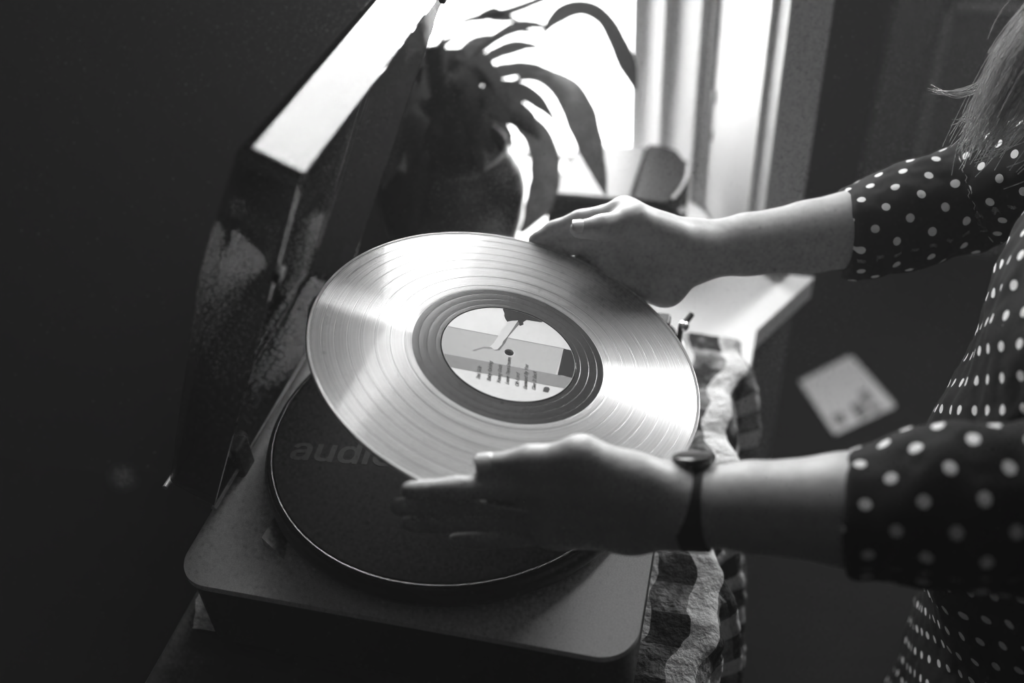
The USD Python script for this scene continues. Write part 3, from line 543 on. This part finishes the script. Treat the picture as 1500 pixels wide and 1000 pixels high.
# arms and hands: right = far arm, left = near arm
ER, WRt = A(1420, 286, .885), A(1022, 367, .872)
EL, WLt = np.array([.205, .432, 1.058]), A(1012, 742, .632)
FB.chain([SR, ER], [.045, .038], .01); FB.chain([ER, A(1300, 326, .885), A(1185, 347, .885), A(1095, 358, .880), WRt], [.040, .0375, .0315, .0268, .0245], .006)
FB.chain([SL, EL], [.047, .040], .03); FB.chain([EL, A(1400, 742, .585), A(1240, 746, .600), A(1100, 742, .618), WLt], [.040, .038, .0335, .0275, .0235], .006)
# right hand
hR = {'i': [(915, 314, .852), (850, 322, .862), (812, 336, .868), (784, 351, .872)], 'm': [(900, 345, .862), (840, 358, .870), (804, 365, .878), (778, 367, .885)],
      'r': [(893, 380, .868), (840, 386, .888), (808, 391, .897), (784, 394, .902)], 'p': [(902, 412, .870), (858, 416, .886), (832, 418, .894), (812, 420, .899)], 't': [(984, 350, .852), (930, 325, .836), (884, 333, .829), (848, 336, .828)]}
rad = {'i': [.0125, .0085, .0076, .0062], 'm': [.0125, .0088, .0078, .0064], 'r': [.012, .0084, .0075, .0062], 'p': [.0115, .0074, .0066, .0056], 't': [.016, .0125, .0098, .0078]}
def hand(Fd, H, wrist, heel, thenar):
    J = {k_: [A(*p) for p in v] for k_, v in H.items()}
    for k_ in 'imrp': Fd.cone(wrist + (J[k_][0] - wrist) * .12, J[k_][0], .0185, rad[k_][0], .012)
    for a, b in ('im', 'mr', 'rp'): Fd.cone(J[a][0], J[b][0], .0115, .0115, .010)
    Fd.cone(wrist, A(*heel), .020, .0165, .014); Fd.cone(A(*heel), J['p'][0], .0165, .0115, .012)
    Fd.cone(wrist, J['t'][0], .020, .017, .014); Fd.cone(A(*thenar), J['t'][1], .0175, .0135, .014); Fd.cone(J['i'][0], A(*thenar), .011, .014, .012)
    Fd.chain(J['t'], rad['t'], .008)
    for k_ in 'imrp': Fd.chain(J[k_], rad[k_], .004)
    return J
JR = hand(FB, hR, WRt, (974, 418, .857), (955, 345, .848))
hL = {'i': [(800, 703, .637), (728, 712, .635), (668, 716, .632), (601, 718, .630)], 'm': [(790, 729, .653), (708, 735, .652), (645, 739, .652), (585, 742, .654)],
      'r': [(795, 752, .668), (714, 760, .671), (653, 764, .674), (600, 766, .677)], 'p': [(815, 772, .680), (746, 786, .691), (705, 789, .694), (668, 790, .696)], 't': [(935, 706, .622), (852, 672, .622), (778, 677, .629), (714, 682, .635)]}
JL = hand(FB, hL, WLt, (925, 768, .650), (900, 710, .628))
body = FB.surface()
obj('body', body, M['skin'], person, True)
def nail(J, k_, updir, s=1.0):
    tip, dip = J[k_][3], J[k_][2]; ax = (tip - dip) / np.linalg.norm(tip - dip); u_ = updir - ax * (updir @ ax); u_ /= np.linalg.norm(u_); w_ = np.cross(ax, u_); r_ = rad[k_][3]
    a, b = np.meshgrid(np.linspace(-1, 1, 9), np.linspace(-1, 1, 11), indexing='ij'); hw = .95 * np.sqrt(np.clip(1 - np.clip(np.abs(a), 0, 1) ** 4, 0, 1)) + .02; ang = b * hw * 1.0
    V = tip + ax * (.001 + a[..., None] * .0062 * s) + (r_ + .0006) * (np.cos(ang)[..., None] * u_ + np.sin(ang)[..., None] * w_)
    V2 = V - u_ * .0012; V = np.concatenate([V.reshape(-1, 3), V2.reshape(-1, 3)]); n = 9 * 11
    i, j = np.meshgrid(np.arange(8), np.arange(10), indexing='ij'); q = np.stack([i * 11 + j, (i + 1) * 11 + j, (i + 1) * 11 + j + 1, i * 11 + j + 1], -1).reshape(-1, 4)
    return V, np.vstack([q, q[:, ::-1] + n])
toward = lambda p: (EYE - p) / np.linalg.norm(EYE - p)
obj('fingernail', nail(JL, 't', np.array([.0, -.2, 1.0])), M['nail'], person, True)
obj('fingernail', nail(JR, 't', np.array([-.2, -.3, 1.0]), .8), M['nail'], person, True)
for sgn in (-1, 1):
    obj('eye', trimesh.creation.icosphere(2, .0115).apply_translation(hp(.066, sgn * .031, .012)), M['eye'], person, True)
# dress: torso, sleeves, skirt
FD = Field((.05, .28, .20), (.62, .94, 1.27), .0035)
c_ = .010
FD.ell((.335, .58, .74), (.132, .185, .15), .06); FD.ell((.290, .585, .90), (.135, .150, .16), .06); FD.ell((.292, .60, 1.05), (.116, .160, .15), .05)
FD.chain([SR, (.35, .58, 1.195), SL], [.045 + c_, .058 + c_, .045 + c_], .05)
for i in range(9):
    zc = .72 - .055 * i; FD.ell((.345, .58, zc), (.135 + .002 * i, .185 + .004 * i, .06), .05)
CR, CL = A(1246, 341, .885), A(1252, 752, .597)
ER2, EL2 = ER, EL
FD.chain([SR, ER2], [.045 + c_, .040 + .006], .01); FD.chain([ER2, A(1330, 319, .886), CR], [.040 + .006, .0405 + .006, .036 + .004], .008)
FD.chain([SL, EL2], [.047 + c_, .040 + c_], .03); FD.chain([EL2, A(1400, 742, .585), CL], [.040 + c_, .038 + .008, .034 + .005], .02)
# cut the rounded ends off at the cuffs, and the neck opening
def cut(Fd, p, n_, rmax):
    n_ = n_ / np.linalg.norm(n_); sl, (X_, Y_, Z_) = Fd._box(p - rmax, p + rmax)
    d = (X_ - p[0]) * n_[0] + (Y_ - p[1]) * n_[1] + (Z_ - p[2]) * n_[2]
    Fd.F[sl] = np.maximum(Fd.F[sl], d)
cut(FD, A(1236, 343, .885), A(1185, 345, .885) - CR, .07); cut(FD, A(1240, 752, .599), A(1100, 744, .618) - CL, .07)
dress = FD.surface()
P = np.array(dress.vertices)
fold = (meshkit.fbm(P * np.array([34, 34, 16]) + 7, 3, 4) - .5)
wgt = np.clip((P[:, 2] - .2) / .3, .3, 1)
P += dress.vertex_normals * (fold * .012 * wgt)[:, None]
def seg_d(P, a, b):
    ab = b - a; t_ = np.clip(((P - a) @ ab) / (ab @ ab), 0, 1); return np.linalg.norm(P - a - t_[:, None] * ab, axis=1), t_
uv = np.stack([np.arctan2(P[:, 1] - .58, -(P[:, 0] - .34)) * .165, P[:, 2]], 1)
dt = np.sqrt(((P[:, 0] - .335) / .12) ** 2 + ((P[:, 1] - .58) / .16) ** 2)
for pts in ([SR, ER2, CR], [SL, EL2, CL]):
    d1, _ = seg_d(P, pts[0], pts[1]); d2, _ = seg_d(P, pts[1], pts[2]); d = np.minimum(d1, d2)
    ax = pts[2] - pts[1]; ax /= np.linalg.norm(ax); s0 = np.cross(ax, [0, 0, 1]); s0 /= np.linalg.norm(s0); s1 = np.cross(s0, ax)
    m = (d < .064) & ((dt > 1.02) | (d2 < .06)); Q = P - pts[1]
    uv[m] = np.stack([Q[m] @ ax, np.arctan2(Q[m] @ s1, Q[m] @ s0) * .042], 1)
    a2 = pts[1] - pts[0]; l2 = np.linalg.norm(a2); a2 /= l2; q0 = np.cross(a2, s1); q0 /= np.linalg.norm(q0); q1 = np.cross(q0, a2); m &= (d1 < d2 - .004); Q = P - pts[1]
    uv[m] = np.stack([Q[m] @ a2, np.arctan2(Q[m] @ q1, Q[m] @ q0) * .046], 1)
S_ = .030
M['dress'] = mat('polka_dot_cloth', {'a': ('attribute', dict(attribute='st')), 'sc': vv('scale', scale=1 / S_), 'o': vv('add', vector2=(.5, .5, 0)), 'f1': vv('fraction'), 'f2': vv('fraction'), 'c1': vv('subtract', vector2=(.5, .5, 0)), 'c2': vv('subtract', vector2=(.5, .5, 0)),
        'z1': vv('multiply', vector2=(1, 1, 0)), 'z2': vv('multiply', vector2=(1, 1, 0)), 'l1': vv('length'), 'l2': vv('length'), 'mn': ('math', dict(math_type='minimum')), 'lt': ('math', dict(math_type='less_than', value2=.118)),
        'mx': ('mix_color', dict(a=g(.018), b=g(.82))), 'p': ('principled_bsdf', dict(roughness=.85, specular_ior_level=.15))},
        [('a.vector', 'sc.vector1'), ('sc.vector', 'o.vector1'), ('sc.vector', 'f1.vector1'), ('o.vector', 'f2.vector1'), ('f1.vector', 'c1.vector1'), ('f2.vector', 'c2.vector1'), ('c1.vector', 'z1.vector1'), ('c2.vector', 'z2.vector1'),
         ('z1.vector', 'l1.vector1'), ('z2.vector', 'l2.vector1'), ('l1.value', 'mn.value1'), ('l2.value', 'mn.value2'), ('mn.value', 'lt.value1'), ('lt.value', 'mx.fac'), ('mx.result', 'p.base_color')])
tag(obj('dress', trimesh.Trimesh(P, dress.faces, process=False), M['dress'], person, True, uv), 'dark dress with white polka dots')
# wristwatch on the near wrist
wc, wn = A(1020, 742, .631), WLt - A(1100, 744, .618); wn /= np.linalg.norm(wn)
_iu = -R[:, 1] + .12 * R[:, 2] * -1; wu = _iu - wn * (_iu @ wn); wu /= np.linalg.norm(wu); wv = np.cross(wn, wu)
TW = np.eye(4); TW[:3, 0], TW[:3, 1], TW[:3, 2], TW[:3, 3] = wu, wv, wn, wc
def tw(m): m = trimesh.Trimesh(*meshkit.arrays(m, False)[:2], process=False); m.apply_transform(TW); return m
strap = obj('watch_strap', tw(lathe([(.0262, -.0085), (.0285, -.008), (.0285, .008), (.0262, .0085), (.0262, -.0085)], 48)), plain('strap', .015, .6, specular_ior_level=.2), person)
dial = lathe([(0, 0), (.0125, 0), (.0135, .002), (.0135, .005), (.0115, .0062), (0, .0062)], 40); dial.apply_transform(trimesh.transformations.rotation_matrix(math.pi / 2, [0, 1, 0])); dial.apply_translation([.0280, 0, 0])
obj('watch_case', tw(dial), M['black_gloss'], strap)
# hair: cap and loose strands falling over the far shoulder
FH = Field((.15, .44, 1.05), (.55, .80, 1.56), .005)
FH.ell(hp(-.022, 0, .040), (.093, .084, .090), .03, AX); FH.ell(hp(-.06, 0, -.05), (.055, .075, .10), .04, AX)
for y in (.50, .58, .66): FH.cone(hp(-.07, (y - .58), -.02), (.435, y, 1.12), .05, .03, .04)
FH.cone(hp(-.03, .072, .03), (.255, .690, 1.285), .028, .026, .03); FH.cone(hp(-.03, -.072, .03), (.30, .49, 1.25), .026, .022, .03)
hair = obj('hair', FH.surface(), M['hair'], person, True)
def strands(n, ends, spread0, spread1, w, path):
    pts, cnt = [], []
    for _ in range(n):
        o0, o1 = rng.normal(0, 1, 3) * spread0, rng.normal(0, 1, 3) * spread1
        K = np.array(path) + np.linspace(0, 1, len(path))[:, None] * o1 + np.linspace(1, 0, len(path))[:, None] * o0
        K += rng.normal(0, .002, K.shape); cut_ = rng.uniform(.72, 1.0); s = spline(K, 22)[: max(8, int(22 * cut_))]
        pts.append(s); cnt.append(len(s))
    return np.vstack(pts), cnt
lock = [hp(-.01, .078, .03), A(1640, -20, .66), A(1530, 60, .71), A(1465, 150, .745), A(1432, 205, .76), A(1416, 240, .765)]
allp, allc = [], []
for a_ in [(850, lock, .018, .0095), (90, [hp(-.02, .078, .0), A(1640, 60, .67), A(1540, 130, .72), A(1480, 200, .745), A(1440, 222, .75), A(1408, 228, .755)], .012, .007),
           (45, [hp(-.02, .078, .0), A(1640, 110, .67), A(1560, 190, .71), A(1500, 240, .735), A(1462, 262, .745), A(1434, 270, .75)], .012, .012),
           (14, [A(1560, 40, .70), A(1500, 95, .74), A(1450, 118, .755), A(1405, 136, .765), A(1370, 134, .77), A(1338, 123, .775)], .003, .0013),
           (5, [A(1500, 110, .735), A(1450, 150, .75), A(1425, 168, .755), A(1400, 176, .757), A(1378, 179, .76)], .003, .0015)]:
    p_, c2 = strands(a_[0], None, a_[2], a_[3], 0, a_[1]); allp.append(p_); allc += c2
allp = np.vstack(allp); off = np.array([.34, .58, FLOOR])
cv = UsdGeom.BasisCurves.Define(stage, '/World/person/hair_strands')
cv.CreateTypeAttr('linear'); cv.CreateCurveVertexCountsAttr(allc); cv.CreatePointsAttr(Vt.Vec3fArray.FromNumpy((allp - off).astype(np.float32))); cv.CreateWidthsAttr(Vt.FloatArray([.0005])); cv.SetWidthsInterpolation('constant')
UsdShade.MaterialBindingAPI.Apply(cv.GetPrim()).Bind(M['hair']); tag(cv, 'loose fine hair falling over the far shoulder', kind='stuff')

# ------------------------------------------------------------------ thin haze volume added to lift the dark tones
hz = usdkit.material(stage, '/World/Looks/haze', {'v': ('principled_volume', dict(color=g(.98), density=.021, anisotropy=0.0))}, [], volume='v.volume')
h_ = obj('haze', bx(XL + .01, XR - .01, YB + .01, YF - .01, FLOOR + .01, ZC - .01), hz, None, False)
tag(h_, 'thin haze added to lift the dark tones of the dim room', 'haze', kind='stuff')
